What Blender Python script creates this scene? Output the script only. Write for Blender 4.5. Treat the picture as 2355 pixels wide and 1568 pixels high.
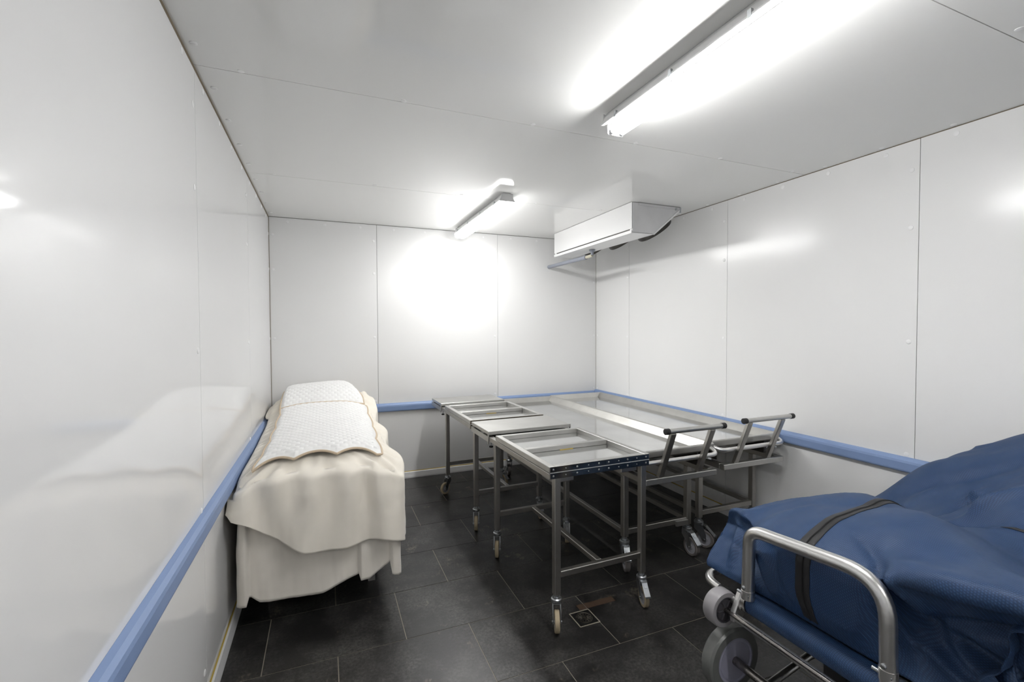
import bpy, bmesh, math, random
import numpy as np
from mathutils import Matrix, Vector

random.seed(7)
C = bpy.context.scene.collection
SC = bpy.context.scene
for o in list(bpy.data.objects):
    bpy.data.objects.remove(o)

# ------------------------------------------------------------------ camera
CAM_H = 1.4425
cam_d = bpy.data.cameras.new('camera')
cam = bpy.data.objects.new('camera', cam_d)
C.objects.link(cam)
r_ = Vector((0.92573089, -0.37816429, -0.00375431))
u_ = Vector((0.01339325, 0.0228619, 0.99964892))
f_ = Vector((0.37794569, 0.92545616, -0.02622882))
cam.matrix_world = Matrix(((r_.x, u_.x, -f_.x, 0), (r_.y, u_.y, -f_.y, 0), (r_.z, u_.z, -f_.z, CAM_H), (0, 0, 0, 1)))
cam_d.sensor_fit = 'HORIZONTAL'
cam_d.sensor_width = 36.0
cam_d.lens = 1055.231 / 2355 * 36.0
cam_d.clip_start = 0.02
SC.camera = cam
# ------------------------------------------------------------------ world, exposure
w = bpy.data.worlds.new('world')
SC.world = w
w.use_nodes = True
w.node_tree.nodes['Background'].inputs[0].default_value = (0.5, 0.5, 0.5, 1)
w.node_tree.nodes['Background'].inputs[1].default_value = 0.0
vs = SC.view_settings
vs.view_transform = 'Standard'
try:
    vs.look = 'None'
except Exception:
    pass
vs.gamma = 1.0
vs.use_curve_mapping = False
vs.exposure = 0.62
LAMP = 40.0          # radiance of the lamp tubes and diffusers

# room box (metres): camera stands over x=0, y=0
XL, XR, YB, YF, ZC = -0.4354, 2.8659, 4.4849, -2.84, 2.4230

# ------------------------------------------------------------------ helpers
def link(o, parent=None):
    C.objects.link(o)
    if parent is not None:
        o.parent = parent
    return o

def tag(o, label=None, cat=None, group=None, kind=None):
    if label: o['label'] = label
    if cat: o['category'] = cat
    if group: o['group'] = group
    if kind: o['kind'] = kind
    return o

def empty(name, loc=(0, 0, 0), rz=0.0):
    o = bpy.data.objects.new(name, None)
    o.location = loc
    o.rotation_euler = (0, 0, rz)
    o.empty_display_size = 0.1
    return link(o)

class MB:
    def __init__(s):
        s.bm = bmesh.new()
    def box(s, x0, x1, y0, y1, z0, z1):
        v = [s.bm.verts.new((x, y, z)) for x in (x0, x1) for y in (y0, y1) for z in (z0, z1)]
        for f in ((0, 1, 3, 2), (4, 6, 7, 5), (0, 4, 5, 1), (2, 3, 7, 6), (0, 2, 6, 4), (1, 5, 7, 3)):
            s.bm.faces.new([v[i] for i in f])
        return s
    def obox(s, c, ax, ay, az):
        c = Vector(c); ax = Vector(ax); ay = Vector(ay); az = Vector(az)
        v = [s.bm.verts.new(c + i * ax + j * ay + k * az) for i in (-1, 1) for j in (-1, 1) for k in (-1, 1)]
        for f in ((0, 1, 3, 2), (4, 6, 7, 5), (0, 4, 5, 1), (2, 3, 7, 6), (0, 2, 6, 4), (1, 5, 7, 3)):
            s.bm.faces.new([v[i] for i in f])
        return s
    def bar(s, p, q, w, h, up=(0, 0, 1)):
        p = Vector(p); q = Vector(q); d = q - p; L = d.length; d.normalize()
        up = Vector(up); sd = d.cross(up).normalized(); up = sd.cross(d)
        return s.obox((p + q) / 2, d * L / 2, sd * w / 2, up * h / 2)
    def loop(s, rings, close_u=True, cap0=True, cap1=True):
        R = [[s.bm.verts.new(p) for p in ring] for ring in rings]
        n = len(R[0])
        for a, b in zip(R, R[1:]):
            for i in range(n if close_u else n - 1):
                j = (i + 1) % n
                s.bm.faces.new((a[i], a[j], b[j], b[i]))
        if cap0: s.bm.faces.new(list(reversed(R[0])))
        if cap1: s.bm.faces.new(R[-1])
        return s
    def cyl(s, p, q, r, n=16, r2=None):
        return s.tube([p, q], r, n, r2=r2)
    def tube(s, pts, r, n=12, closed=False, r2=None):
        pts = [Vector(p) for p in pts]
        m = len(pts)
        T = []
        for i in range(m):
            if closed:
                t = pts[(i + 1) % m] - pts[i - 1]
            else:
                t = pts[min(i + 1, m - 1)] - pts[max(i - 1, 0)]
            T.append(t.normalized())
        a = Vector((0, 0, 1)) if abs(T[0].z) < 0.9 else Vector((1, 0, 0))
        nn = T[0].cross(a).normalized()
        rings = []
        for i in range(m):
            nn = (nn - T[i] * nn.dot(T[i])).normalized()
            b = T[i].cross(nn)
            rr = r if r2 is None else r + (r2 - r) * i / (m - 1)
            rings.append([pts[i] + rr * (math.cos(2 * math.pi * k / n) * nn + math.sin(2 * math.pi * k / n) * b) for k in range(n)])
        if closed:
            rings.append(rings[0])
            return s.loop(rings, cap0=False, cap1=False)
        return s.loop(rings)
    def lathe(s, prof, c, axis, n=24, cap=True):
        c = Vector(c); ax = Vector(axis).normalized()
        a = ax.orthogonal().normalized(); b = ax.cross(a)
        rings = [[c + ax * h + r * (math.cos(2 * math.pi * k / n) * a + math.sin(2 * math.pi * k / n) * b) for k in range(n)] for r, h in prof]
        return s.loop(rings, cap0=cap, cap1=cap)
    def prism(s, poly, fn, a, b):
        s.loop([[fn(p, a) for p in poly], [fn(p, b) for p in poly]])
        return s
    def grid(s, P, close_u=False):
        h, w_ = P.shape[:2]
        V = [[s.bm.verts.new(P[i, j]) for j in range(w_)] for i in range(h)]
        for i in range(h - 1):
            for j in range(w_ if close_u else w_ - 1):
                k = (j + 1) % w_
                s.bm.faces.new((V[i][j], V[i][k], V[i + 1][k], V[i + 1][j]))
        return s
    def mesh(s, name, bevel=0.0, smooth=False, seg=1, weld=False):
        bm = s.bm
        if weld:
            bmesh.ops.remove_doubles(bm, verts=bm.verts, dist=1e-5)
        bmesh.ops.recalc_face_normals(bm, faces=bm.faces)
        if bevel > 0:
            es = [e for e in bm.edges if len(e.link_faces) == 2 and e.calc_face_angle(0) > 0.6]
            bmesh.ops.bevel(bm, geom=es, offset=bevel, segments=seg, profile=0.5, affect='EDGES', clamp_overlap=True)
        me = bpy.data.meshes.new(name)
        bm.to_mesh(me); bm.free()
        if smooth:
            for p in me.polygons: p.use_smooth = True
            try:
                me.set_sharp_from_angle(angle=math.radians(40))
            except Exception:
                pass
        return me
    def build(s, name, mat, parent=None, bevel=0.0, smooth=False, seg=1, weld=False):
        me = s.mesh(name, bevel, smooth, seg, weld)
        me.materials.append(mat)
        return link(bpy.data.objects.new(name, me), parent)

def copy_tree(o, parent=None):
    c = o.copy()
    C.objects.link(c)
    c.parent = parent
    for ch in list(o.children):
        copy_tree(ch, c)
    return c

def fillet(pts, rad, n=6, closed=False):
    pts = [Vector(p) for p in pts]; out = []; m = len(pts)
    for i, p in enumerate(pts):
        if not closed and i in (0, m - 1):
            out.append(p); continue
        a = pts[i - 1]; b = pts[(i + 1) % m]
        r = rad[i] if isinstance(rad, (list, tuple)) else rad
        da = (a - p).normalized(); db = (b - p).normalized()
        ang = da.angle(db); t = min(r / math.tan(ang / 2), 0.49 * (a - p).length, 0.49 * (b - p).length)
        A = p + da * t; B = p + db * t
        for k in range(n + 1):
            q = k / n
            out.append((1 - q) ** 2 * A + 2 * q * (1 - q) * p + q * q * B)
    return out

# ------------------------------------------------------------------ materials
def nodes(m):
    return m.node_tree.nodes, m.node_tree.links

def pm(name, col, rough=0.5, metal=0.0, spec=0.5, **k):
    m = bpy.data.materials.new(name)
    m.use_nodes = True
    b = m.node_tree.nodes['Principled BSDF']
    b.inputs['Base Color'].default_value = (*col, 1)
    b.inputs['Roughness'].default_value = rough
    b.inputs['Metallic'].default_value = metal
    b.inputs['Specular IOR Level'].default_value = spec
    for kk, v in k.items():
        b.inputs[kk.replace('_', ' ')].default_value = v
    return m

def coords(N, L, scale=(1, 1, 1), world=True):
    g = N.new('ShaderNodeNewGeometry') if world else N.new('ShaderNodeTexCoord')
    mp = N.new('ShaderNodeMapping')
    mp.inputs['Scale'].default_value = scale
    L.new(g.outputs['Position' if world else 'Object'], mp.inputs['Vector'])
    return mp.outputs['Vector']

def noise_tex(N, L, vec, scale, detail=4, rough=0.55):
    t = N.new('ShaderNodeTexNoise')
    t.inputs['Scale'].default_value = scale
    t.inputs['Detail'].default_value = detail
    t.inputs['Roughness'].default_value = rough
    L.new(vec, t.inputs['Vector'])
    return t.outputs['Fac']

def ramp(N, L, fac, stops):
    r = N.new('ShaderNodeValToRGB')
    el = r.color_ramp.elements
    while len(el) < len(stops): el.new(0.5)
    for e, (p, c) in zip(el, stops):
        e.position = p
        e.color = (*c, 1) if len(c) == 3 else c
    L.new(fac, r.inputs['Fac'])
    return r.outputs['Color']

def bump(N, L, h, strength, dist, bsdf):
    b = N.new('ShaderNodeBump')
    b.inputs['Strength'].default_value = strength
    b.inputs['Distance'].default_value = dist
    L.new(h, b.inputs['Height'])
    L.new(b.outputs['Normal'], bsdf.inputs['Normal'])

def mix(N, L, fac, a, b):
    m = N.new('ShaderNodeMix')
    m.data_type = 'RGBA'
    if hasattr(fac, 'node'): L.new(fac, m.inputs[0])
    else: m.inputs[0].default_value = fac
    for s_, i in ((a, 6), (b, 7)):
        if hasattr(s_, 'node'): L.new(s_, m.inputs[i])
        else: m.inputs[i].default_value = (*s_, 1)
    return m.outputs[2]

def mat_panel(name, col, rough, wav=0.12):
    m = pm(name, col, rough)
    N, L = nodes(m); b = N['Principled BSDF']
    v = coords(N, L)
    f = noise_tex(N, L, v, 1.3, 3)
    L.new(ramp(N, L, f, [(0.3, tuple(c * 0.985 for c in col)), (0.7, col)]), b.inputs['Base Color'])
    f2 = noise_tex(N, L, v, 2.2, 4)
    mr = N.new('ShaderNodeMapRange')
    mr.inputs['To Min'].default_value = rough * 0.85
    mr.inputs['To Max'].default_value = rough * 1.2
    L.new(f2, mr.inputs['Value']); L.new(mr.outputs['Result'], b.inputs['Roughness'])
    bump(N, L, noise_tex(N, L, v, 0.9, 1), wav, 0.01, b)
    return m

M = {}
M['panel'] = mat_panel('wall_panel_white', (0.83, 0.83, 0.825), 0.19)
M['panel_l'] = mat_panel('wall_panel_gloss_white', (0.83, 0.83, 0.83), 0.075, 0.015)
M['ceil'] = mat_panel('ceiling_panel_white', (0.87, 0.87, 0.855), 0.09)
M['joint'] = pm('panel_joint', (0.20, 0.18, 0.15), 0.8)
M['gap'] = pm('ceiling_gap', (0.16, 0.125, 0.08), 0.85)
M['cap'] = pm('screw_cap_white', (0.86, 0.86, 0.86), 0.35)
M['rail'] = pm('blue_bumper', (0.215, 0.305, 0.51), 0.45)
M['base'] = pm('skirting_white', (0.72, 0.72, 0.72), 0.35)
M['seal'] = pm('gold_sealant', (0.50, 0.36, 0.07), 0.6)
M['grout'] = pm('grout', (0.30, 0.27, 0.22), 0.9)

def mat_tile():
    m = pm('slate_tile', (0.02, 0.02, 0.022), 0.38)
    N, L = nodes(m); b = N['Principled BSDF']
    v = coords(N, L)
    oi = N.new('ShaderNodeObjectInfo')
    cloud = noise_tex(N, L, v, 3.6, 7, 0.68)
    fine = noise_tex(N, L, v, 75, 6, 0.75)
    spk = noise_tex(N, L, v, 420, 2, 0.5)
    cm = ramp(N, L, cloud, [(0.42, (0, 0, 0)), (0.72, (1, 1, 1))])
    fm = ramp(N, L, fine, [(0.40, (0.10, 0.10, 0.10)), (0.72, (1, 1, 1))])
    mu = N.new('ShaderNodeMath'); mu.operation = 'MULTIPLY'
    L.new(cm, mu.inputs[0]); L.new(fm, mu.inputs[1])
    base = ramp(N, L, fine, [(0.35, (0.0050, 0.0048, 0.0048)), (0.75, (0.022, 0.021, 0.021))])
    c1 = mix(N, L, mu.outputs[0], base, (0.14, 0.135, 0.128))
    dn = noise_tex(N, L, v, 4.7, 7, 0.7)
    dirt = ramp(N, L, dn, [(0.60, (0, 0, 0)), (0.67, (0.85, 0.85, 0.85))])
    mm = N.new('ShaderNodeMath'); mm.operation = 'MULTIPLY'
    L.new(dirt, mm.inputs[0]); L.new(fm, mm.inputs[1])
    c2 = mix(N, L, mm.outputs[0], c1, (0.26, 0.22, 0.17))
    s1 = ramp(N, L, spk, [(0.66, (0, 0, 0)), (0.72, (0.6, 0.6, 0.6))])
    c3 = mix(N, L, s1, c2, (0.20, 0.18, 0.15))
    hv = N.new('ShaderNodeHueSaturation')
    mr = N.new('ShaderNodeMapRange')
    mr.inputs['To Min'].default_value = 0.8; mr.inputs['To Max'].default_value = 1.2
    L.new(oi.outputs['Random'], mr.inputs['Value'])
    L.new(mr.outputs['Result'], hv.inputs['Value']); L.new(c3, hv.inputs['Color'])
    L.new(hv.outputs['Color'], b.inputs['Base Color'])
    rr = N.new('ShaderNodeMapRange')
    rr.inputs['To Min'].default_value = 0.22; rr.inputs['To Max'].default_value = 0.46
    L.new(fine, rr.inputs['Value']); L.new(rr.outputs['Result'], b.inputs['Roughness'])
    bump(N, L, fine, 0.07, 0.002, b)
    return m
M['tile'] = mat_tile()

def mat_steel(name, col, rough, streak=(1, 1, 1), amt=0.12, sc=40):
    m = pm(name, col, rough, 1.0)
    N, L = nodes(m); b = N['Principled BSDF']
    v = coords(N, L, streak, world=False)
    f = noise_tex(N, L, v, sc, 3)
    mr = N.new('ShaderNodeMapRange')
    mr.inputs['To Min'].default_value = max(0.03, rough - amt); mr.inputs['To Max'].default_value = rough + amt
    L.new(f, mr.inputs['Value']); L.new(mr.outputs['Result'], b.inputs['Roughness'])
    v2 = coords(N, L, (1, 1, 1), world=False)
    L.new(ramp(N, L, noise_tex(N, L, v2, 5, 4), [(0.3, tuple(c * 0.86 for c in col)), (0.7, col)]), b.inputs['Base Color'])
    return m
M['steel'] = mat_steel('brushed_steel', (0.50, 0.485, 0.46), 0.36, (1, 1, 14))
M['plate'] = mat_steel('satin_steel_plate', (0.60, 0.595, 0.575), 0.38, (25, 1, 1), 0.06)
M['tray'] = mat_steel('tray_steel', (0.64, 0.63, 0.60), 0.36, (1, 1, 1), 0.05, 9)
M['mirror'] = mat_steel('polished_sheet', (0.78, 0.785, 0.78), 0.10, (1, 1, 1), 0.05, 12)
M['hinge'] = mat_steel('polished_hinge', (0.44, 0.39, 0.32), 0.15, (1, 1, 1), 0.06)
M['zinc'] = mat_steel('zinc_plated', (0.50, 0.52, 0.54), 0.32, (1, 1, 1), 0.08)
M['alu'] = mat_steel('scuffed_aluminium', (0.80, 0.79, 0.78), 0.31, (1, 1, 1), 0.03, 25)
M['axle'] = mat_steel('dark_axle_steel', (0.33, 0.31, 0.30), 0.25, (1, 1, 1), 0.1)
M['tyre'] = pm('beige_tread', (0.40, 0.33, 0.22), 0.75)
M['tyre_grey'] = pm('grey_tread', (0.16, 0.145, 0.14), 0.6)
M['hub'] = pm('grey_wheel_hub', (0.32, 0.32, 0.35), 0.45)
M['black'] = pm('black_rubber', (0.012, 0.012, 0.013), 0.55)
M['dark'] = pm('dark_steel_plate', (0.05, 0.046, 0.04), 0.45, 0.5)
M['rust'] = pm('rust_stain', (0.062, 0.034, 0.019), 0.8)
M['red'] = pm('red_plastic', (0.35, 0.02, 0.02), 0.4)
M['drain'] = mat_steel('drain_metal', (0.22, 0.20, 0.17), 0.35)
M['drainblack'] = pm('drain_black', (0.008, 0.008, 0.008), 0.35)
M['bigwheel'] = pm('lilac_grey_wheel', (0.33, 0.33, 0.42), 0.45)
M['bigtyre'] = pm('grey_wheel_rubber', (0.15, 0.155, 0.15), 0.3)
M['smalltyre'] = pm('pale_grey_wheel_rubber', (0.30, 0.29, 0.30), 0.35)
M['darkhub'] = pm('dark_wheel_hub', (0.05, 0.048, 0.055), 0.5)
M['house'] = pm('lamp_housing', (0.80, 0.80, 0.80), 0.35)
M['evap'] = pm('white_coated_metal', (0.83, 0.83, 0.83), 0.32)
M['evapside'] = mat_steel('worn_coated_metal', (0.72, 0.72, 0.73), 0.35, (1, 1, 1), 0.1, 6)
M['evapside'].node_tree.nodes['Principled BSDF'].inputs['Metallic'].default_value = 0.25
M['pipe'] = pm('grey_plastic_pipe', (0.27, 0.29, 0.34), 0.4)
M['braid'] = pm('braided_hose', (0.55, 0.52, 0.42), 0.5)
M['bone'] = pm('bed_frame_metal', (0.35, 0.34, 0.33), 0.4, 0.6)

def emis(name, strength, col=(1.0, 0.995, 0.985)):
    m = bpy.data.materials.new(name); m.use_nodes = True
    b = m.node_tree.nodes['Principled BSDF']
    b.inputs['Base Color'].default_value = (0.8, 0.8, 0.8, 1)
    b.inputs['Emission Color'].default_value = (*col, 1)
    b.inputs['Emission Strength'].default_value = strength
    return m
M['lamp'] = emis('lit_diffuser', LAMP * .95)
M['lampside'] = emis('lit_diffuser_side', LAMP * .50)
M['lampend'] = emis('lit_diffuser_end', LAMP * .12)
M['tubelamp'] = emis('lit_tube', LAMP * 1.25)

def mat_cloth(name, col, scale=900, rough=0.85, sheen=0.3, b_=0.15):
    m = pm(name, col, rough, 0, 0.3)
    N, L = nodes(m); b = N['Principled BSDF']
    b.inputs['Sheen Weight'].default_value = sheen
    v = coords(N, L, world=False)
    w1 = N.new('ShaderNodeTexWave'); w1.inputs['Scale'].default_value = scale; w1.bands_direction = 'X'
    w2 = N.new('ShaderNodeTexWave'); w2.inputs['Scale'].default_value = scale; w2.bands_direction = 'Z'
    L.new(v, w1.inputs['Vector']); L.new(v, w2.inputs['Vector'])
    ad = N.new('ShaderNodeMath'); ad.operation = 'ADD'
    L.new(w1.outputs['Fac'], ad.inputs[0]); L.new(w2.outputs['Fac'], ad.inputs[1])
    bump(N, L, ad.outputs[0], b_, 0.001, b)
    f = noise_tex(N, L, v, 7, 3)
    L.new(ramp(N, L, f, [(0.3, tuple(c * 0.95 for c in col)), (0.7, col)]), b.inputs['Base Color'])
    return m
M['cream'] = mat_cloth('cream_sheet', (0.92, 0.865, 0.765))
M['skirt'] = mat_cloth('cream_skirt', (0.90, 0.85, 0.765))
M['quilt'] = mat_cloth('white_satin_quilt', (0.90, 0.90, 0.89), 300, 0.42, 0.4, 0.1)
M['rope'] = pm('beige_cord', (0.62, 0.50, 0.36), 0.6)

def mat_nylon():
    m = pm('blue_nylon', (0.022, 0.065, 0.19), 0.6, 0, 0.4)
    N, L = nodes(m); b = N['Principled BSDF']
    v = coords(N, L, world=False)
    rot = N.new('ShaderNodeMapping'); rot.inputs['Rotation'].default_value = (0.6, 0.5, 0.7)
    L.new(v, rot.inputs['Vector'])
    w1 = N.new('ShaderNodeTexWave'); w1.inputs['Scale'].default_value = 58; w1.bands_direction = 'X'
    w2 = N.new('ShaderNodeTexWave'); w2.inputs['Scale'].default_value = 58; w2.bands_direction = 'Y'
    L.new(rot.outputs['Vector'], w1.inputs['Vector']); L.new(rot.outputs['Vector'], w2.inputs['Vector'])
    mu = N.new('ShaderNodeMath'); mu.operation = 'MULTIPLY'
    L.new(w1.outputs['Fac'], mu.inputs[0]); L.new(w2.outputs['Fac'], mu.inputs[1])
    c = ramp(N, L, mu.outputs[0], [(0.0, (0.010, 0.032, 0.088)), (1.0, (0.026, 0.070, 0.172))])
    f = noise_tex(N, L, v, 6, 4)
    d = ramp(N, L, f, [(0.45, (0, 0, 0)), (0.9, (0.25, 0.25, 0.25))])
    L.new(mix(N, L, d, c, (0.10, 0.13, 0.18)), b.inputs['Base Color'])
    bump(N, L, mu.outputs[0], 0.22, 0.0015, b)
    return m
M['nylon'] = mat_nylon()
M['zip'] = pm('black_zip_tape', (0.014, 0.014, 0.016), 0.6)

# ================================================================== SETTING
def structure(name, mb, mat, **k):
    return tag(mb.build(name, mat, **k), kind='structure')

# --- floor with slate tiles
fl = structure('floor', MB().box(XL - .1, XR + .1, YF - .1, YB + .1, -.08, -.0018), M['grout'])
TX0, TY0, TA, TB, JG = 0.6356, 1.7277, 0.6, 0.4057, 0.0038
full = None
for rI in range(-12, 7):
    ya, yb = TY0 + rI * TB + JG / 2, TY0 + (rI + 1) * TB - JG / 2
    off = 0.0 if rI % 2 == 0 else 0.5
    for cI in range(-3, 5):
        xa, xb = TX0 + (cI + off) * TA + JG / 2, TX0 + (cI + 1 + off) * TA - JG / 2
        A, B, Cc, D = max(xa, XL), min(xb, XR), max(ya, YF), min(yb, YB)
        if B - A < .004 or D - Cc < .004: continue
        if B - A > TA - JG - 1e-4 and D - Cc > TB - JG - 1e-4:
            if full is None:
                mb = MB().box(-(TA - JG) / 2, (TA - JG) / 2, -(TB - JG) / 2, (TB - JG) / 2, -.0018, 0)
                full = mb.mesh('tile'); full.materials.append(M['tile'])
            o = bpy.data.objects.new('tile', full)
            link(o, fl)
        else:
            hx, hy = (B - A) / 2, (D - Cc) / 2
            o = MB().box(-hx, hx, -hy, hy, -.0018, 0).build('tile', M['tile'], fl)
        o.location = ((A + B) / 2, (Cc + D) / 2, random.uniform(-.0002, .0002))

# --- panels: a backing slab and one box per insulated panel, joints recessed
PG, PT = 0.003, 0.02
def panel_obj(parent, mat, x0, x1, y0, y1, z0, z1):
    return MB().box(x0, x1, y0, y1, z0, z1).build('panel', mat, parent)

wl = structure('wall_left', MB().box(XL - .09, XL - PT, YF - .02, YB + .02, -.05, ZC + .05), M['joint'])
seamL = [YF, -1.62, -0.40, 0.82, 2.045, 3.285, YB]
for a, b in zip(seamL, seamL[1:]):
    panel_obj(wl, M['panel_l'], XL - PT, XL, a + PG / 2, b - PG / 2, 0, ZC - .014)
wr = structure('wall_right', MB().box(XR + PT, XR + .09, YF - .02, YB + .02, -.05, ZC + .05), M['joint'])
seamR = [YF, -2.25, -1.03, 0.195, 1.42, 2.645, 3.868, YB]
for a, b in zip(seamR, seamR[1:]):
    panel_obj(wr, M['panel'], XR, XR + PT, a + PG / 2, b - PG / 2, 0, ZC - .004)
wb = structure('wall_back', MB().box(XL - .02, XR + .02, YB + PT, YB + .09, -.05, ZC + .05), M['joint'])
seamB = [XL, 0.464, 1.672, XR]
for a, b in zip(seamB, seamB[1:]):
    panel_obj(wb, M['panel'], a + PG / 2, b - PG / 2, YB, YB + PT, 0, ZC - .003)
wf = structure('wall_front', MB().box(XL - .02, XR + .02, YF - .09, YF - PT, -.05, ZC + .05), M['joint'])
seamF = [XL, 0.464, 1.672, XR]
for a, b in zip(seamF, seamF[1:]):
    panel_obj(wf, M['panel'], a + PG / 2, b - PG / 2, YF - PT, YF, 0, ZC - .003)
ce = structure('ceiling', MB().box(XL - .09, XR + .09, YF - .09, YB + .09, ZC + PT, ZC + .1), M['joint'])
seamC = [YF, -1.62, -0.40, 0.82, 2.036, 3.287, YB]
for a, b in zip(seamC, seamC[1:]):
    panel_obj(ce, M['ceil'], XL, XR, a + PG / 2, b - PG / 2, ZC, ZC + PT)

# --- screw caps on the panels
def cap_mesh(axis):
    mb = MB(); mb.lathe([(0.0125, 0), (0.0122, .0012), (0.009, .0024), (0.004, .0028)], (0, 0, 0), axis, 14)
    me = mb.mesh('screw_cap', smooth=True); me.materials.append(M['cap']); return me
capm = {'l': cap_mesh((1, 0, 0)), 'r': cap_mesh((-1, 0, 0)), 'b': cap_mesh((0, -1, 0)), 'c': cap_mesh((0, 0, -1))}
def cap(parent, k, loc):
    o = bpy.data.objects.new('screw_cap', capm[k]); link(o, parent); o.location = loc
CZ = (2.268, 1.967, 1.367, 0.766, 0.150)
for x in (-.406, .436, 1.641, 2.837):
    for z in CZ: cap(wb, 'b', (x, YB, z))
for x in (-.288, .015, .317, .62, .92, 1.22, 1.52, 1.82, 2.12): cap(wb, 'b', (x, YB, 2.386))
for y in (4.452, 3.898, 2.676, 1.456):
    for z in CZ: cap(wr, 'r', (XR, y, z))
for y in (1.274, 1.579, 1.889, 2.19, 2.495, 2.797, 3.107, 3.41, 3.72, 4.03, 4.33): cap(wr, 'r', (XR, y, 2.387))
for y in (2.012, 3.234, 4.452):
    for z in CZ: cap(wl, 'l', (XL, y, z))
for y in (.66, .97, 1.27, 1.577, 1.881, 2.173, 2.476, 2.779, 3.089, 3.4, 3.7, 4.0, 4.3): cap(wl, 'l', (XL, y, 2.387))
for y in (.789, 2.022, 3.262):
    for x in (-.28, .328, .938, 1.538, 2.13, 2.73): cap(ce, 'c', (x, y, ZC))
for y in (.97, 1.27, 1.58, 1.887, 2.203, 2.51, 2.815, 3.12, 3.42, 3.72, 4.03, 4.33):
    cap(ce, 'c', (-.402, y, ZC)); cap(ce, 'c', (2.832, y, ZC))

# --- dark gaps and sealant lines where the panels meet
structure('trim_1', MB().box(XL - .019, XL + .0008, YF, YB, ZC - .0139, ZC - .0001), M['gap'])
structure('trim_2', MB().box(XR - .0006, XR + .019, YF, YB, ZC - .0039, ZC - .0001), M['gap'])
structure('trim_3', MB().box(XL, XL + .003, YB - .003, YB - .0002, .07, ZC - .001), M['gap'])
structure('trim_4', MB().box(XR - .002, XR - .0002, YB - .002, YB - .0002, .07, ZC - .001), M['gap'])

# --- skirting with gold sealant bead
def skirt(name, fn, a, b):
    prof = [(0, 0), (.020, 0), (.020, .012), (.012, .054), (.004, .060), (0, .060)]
    o = structure(name, MB().prism(prof, fn, a, b), M['base'])
    MB().prism([(.0005, .0602), (.005, .0602), (.0005, .066)], fn, a, b).build('sealant_line', M['seal'], o)
skirt('baseboard_left', lambda p, t: (XL + p[0], t, p[1]), YF, YB)
skirt('baseboard_back', lambda p, t: (t, YB - p[0], p[1]), XL + .02, XR - .02)
skirt('baseboard_right', lambda p, t: (XR - p[0], t, p[1]), YF, YB)

# --- blue bumper rails round the walls
def rail(name, fn, a, b):
    prof = [(0, .662), (.020, .662), (.026, .667), (.028, .674), (.029, .712), (.026, .724), (.016, .735), (0, .741)]
    o = structure(name, MB().prism(prof, fn, a, b), M['rail'], bevel=.0015)
    MB().prism([(0, .648), (.006, .648), (.006, .6598), (0, .6598)], fn, a, b).build('mounting_strip', M['base'], o)
rail('trim_5', lambda p, t: (XL + p[0], t, p[1] + .02), YF, YB)
rail('trim_6', lambda p, t: (t, YB - p[0], p[1] - .002), XL + .035, XR - .035)
rail('trim_7', lambda p, t: (XR - p[0], t, p[1] + .012), YF, YB)

# ================================================================== CEILING FITTINGS
def light(y0, y1, x, bare, tube='tubelamp'):
    t = empty('ceiling_light', (x, (y0 + y1) / 2, ZC))
    h = (y1 - y0) / 2
    fn = lambda p, yy: (p[0], yy, p[1])
    prof = [(-.028, -.0005), (.028, -.0005), (.044, -.022), (.054, -.048), (.0605, -.052), (.0605, -.060), (-.0605, -.060), (-.0605, -.052), (-.054, -.048), (-.044, -.022)]
    MB().prism(prof, fn, -h, h).build('housing', M['house'], t, bevel=.0015)
    for s in (-1, 1):
        MB().box(-.046, .046, s * h - .002, s * h + .002, -.052, -.006).build('end_cap', M['house'], t)
    for yy in np.linspace(-h * .82, h * .82, 4):
        for s in (-1, 1):
            MB().box(s * .058 - .005, s * .058 + .005, yy - .007, yy + .007, -.066, -.040).build('clip', M['zinc'], t)
    if bare:
        MB().box(-.030, .030, -h + .02, h - .02, -.0755, -.0605).build('gear_tray', M['house'], t, bevel=.003)
        for s in (-1, 1):
            tb = MB().cyl((s * .024, -h + .045, -.092), (s * .024, h - .045, -.092), .013, 12).build('tube_lamp', M[tube], t, smooth=True)
            for e in (-1, 1):
                MB().cyl((s * .024, e * (h - .045), -.092), (s * .024, e * (h - .033), -.092), .0131, 12).build('tube_end', M['zinc'], tb, smooth=True)
        for e in (-1, 1):
            MB().box(-.042, .042, e * (h - .026) - .006, e * (h - .026) + .006, -.106, -.060).build('socket', M['house'], t, bevel=.004)
        MB().tube([(.062, -.20, -.045), (.085, -.205, -.04), (.105, -.21, -.06), (.12, -.2, -.10)], .0012, 6).build('loose_wire', M['cap'], t)
    else:
        p2 = [(-.056, -.0605), (.056, -.0605), (.055, -.080), (.046, -.094), (.030, -.100), (-.030, -.100), (-.046, -.094), (-.055, -.080)]
        df = MB().prism(p2, fn, -h + .004, h - .004).build('diffuser', M['lamp'], t)
        df.data.materials.append(M['lampside']); df.data.materials.append(M['lampend'])
        for p in df.data.polygons:
            if p.normal.z > -.55: p.material_index = 1
            if abs(p.normal.y) > .5: p.material_index = 2
    return t
l1 = light(.56, 1.80, 1.235, True)
tag(l1, 'white open batten light with two bare glowing tubes above the floor drain', 'light', 'ceiling batten lights')
l2 = light(3.10, 4.34, 1.232, False)
tag(l2, 'white batten light with closed glowing diffuser, near the back wall', 'light', 'ceiling batten lights')
l_fill = light(-1.98, -.74, 1.235, True)  # added unseen lamp behind the camera, brightens the bed front and near walls
tag(l_fill, 'added unseen fill light behind the camera, built as an open batten with bare tubes', 'light', 'ceiling batten lights')

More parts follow.
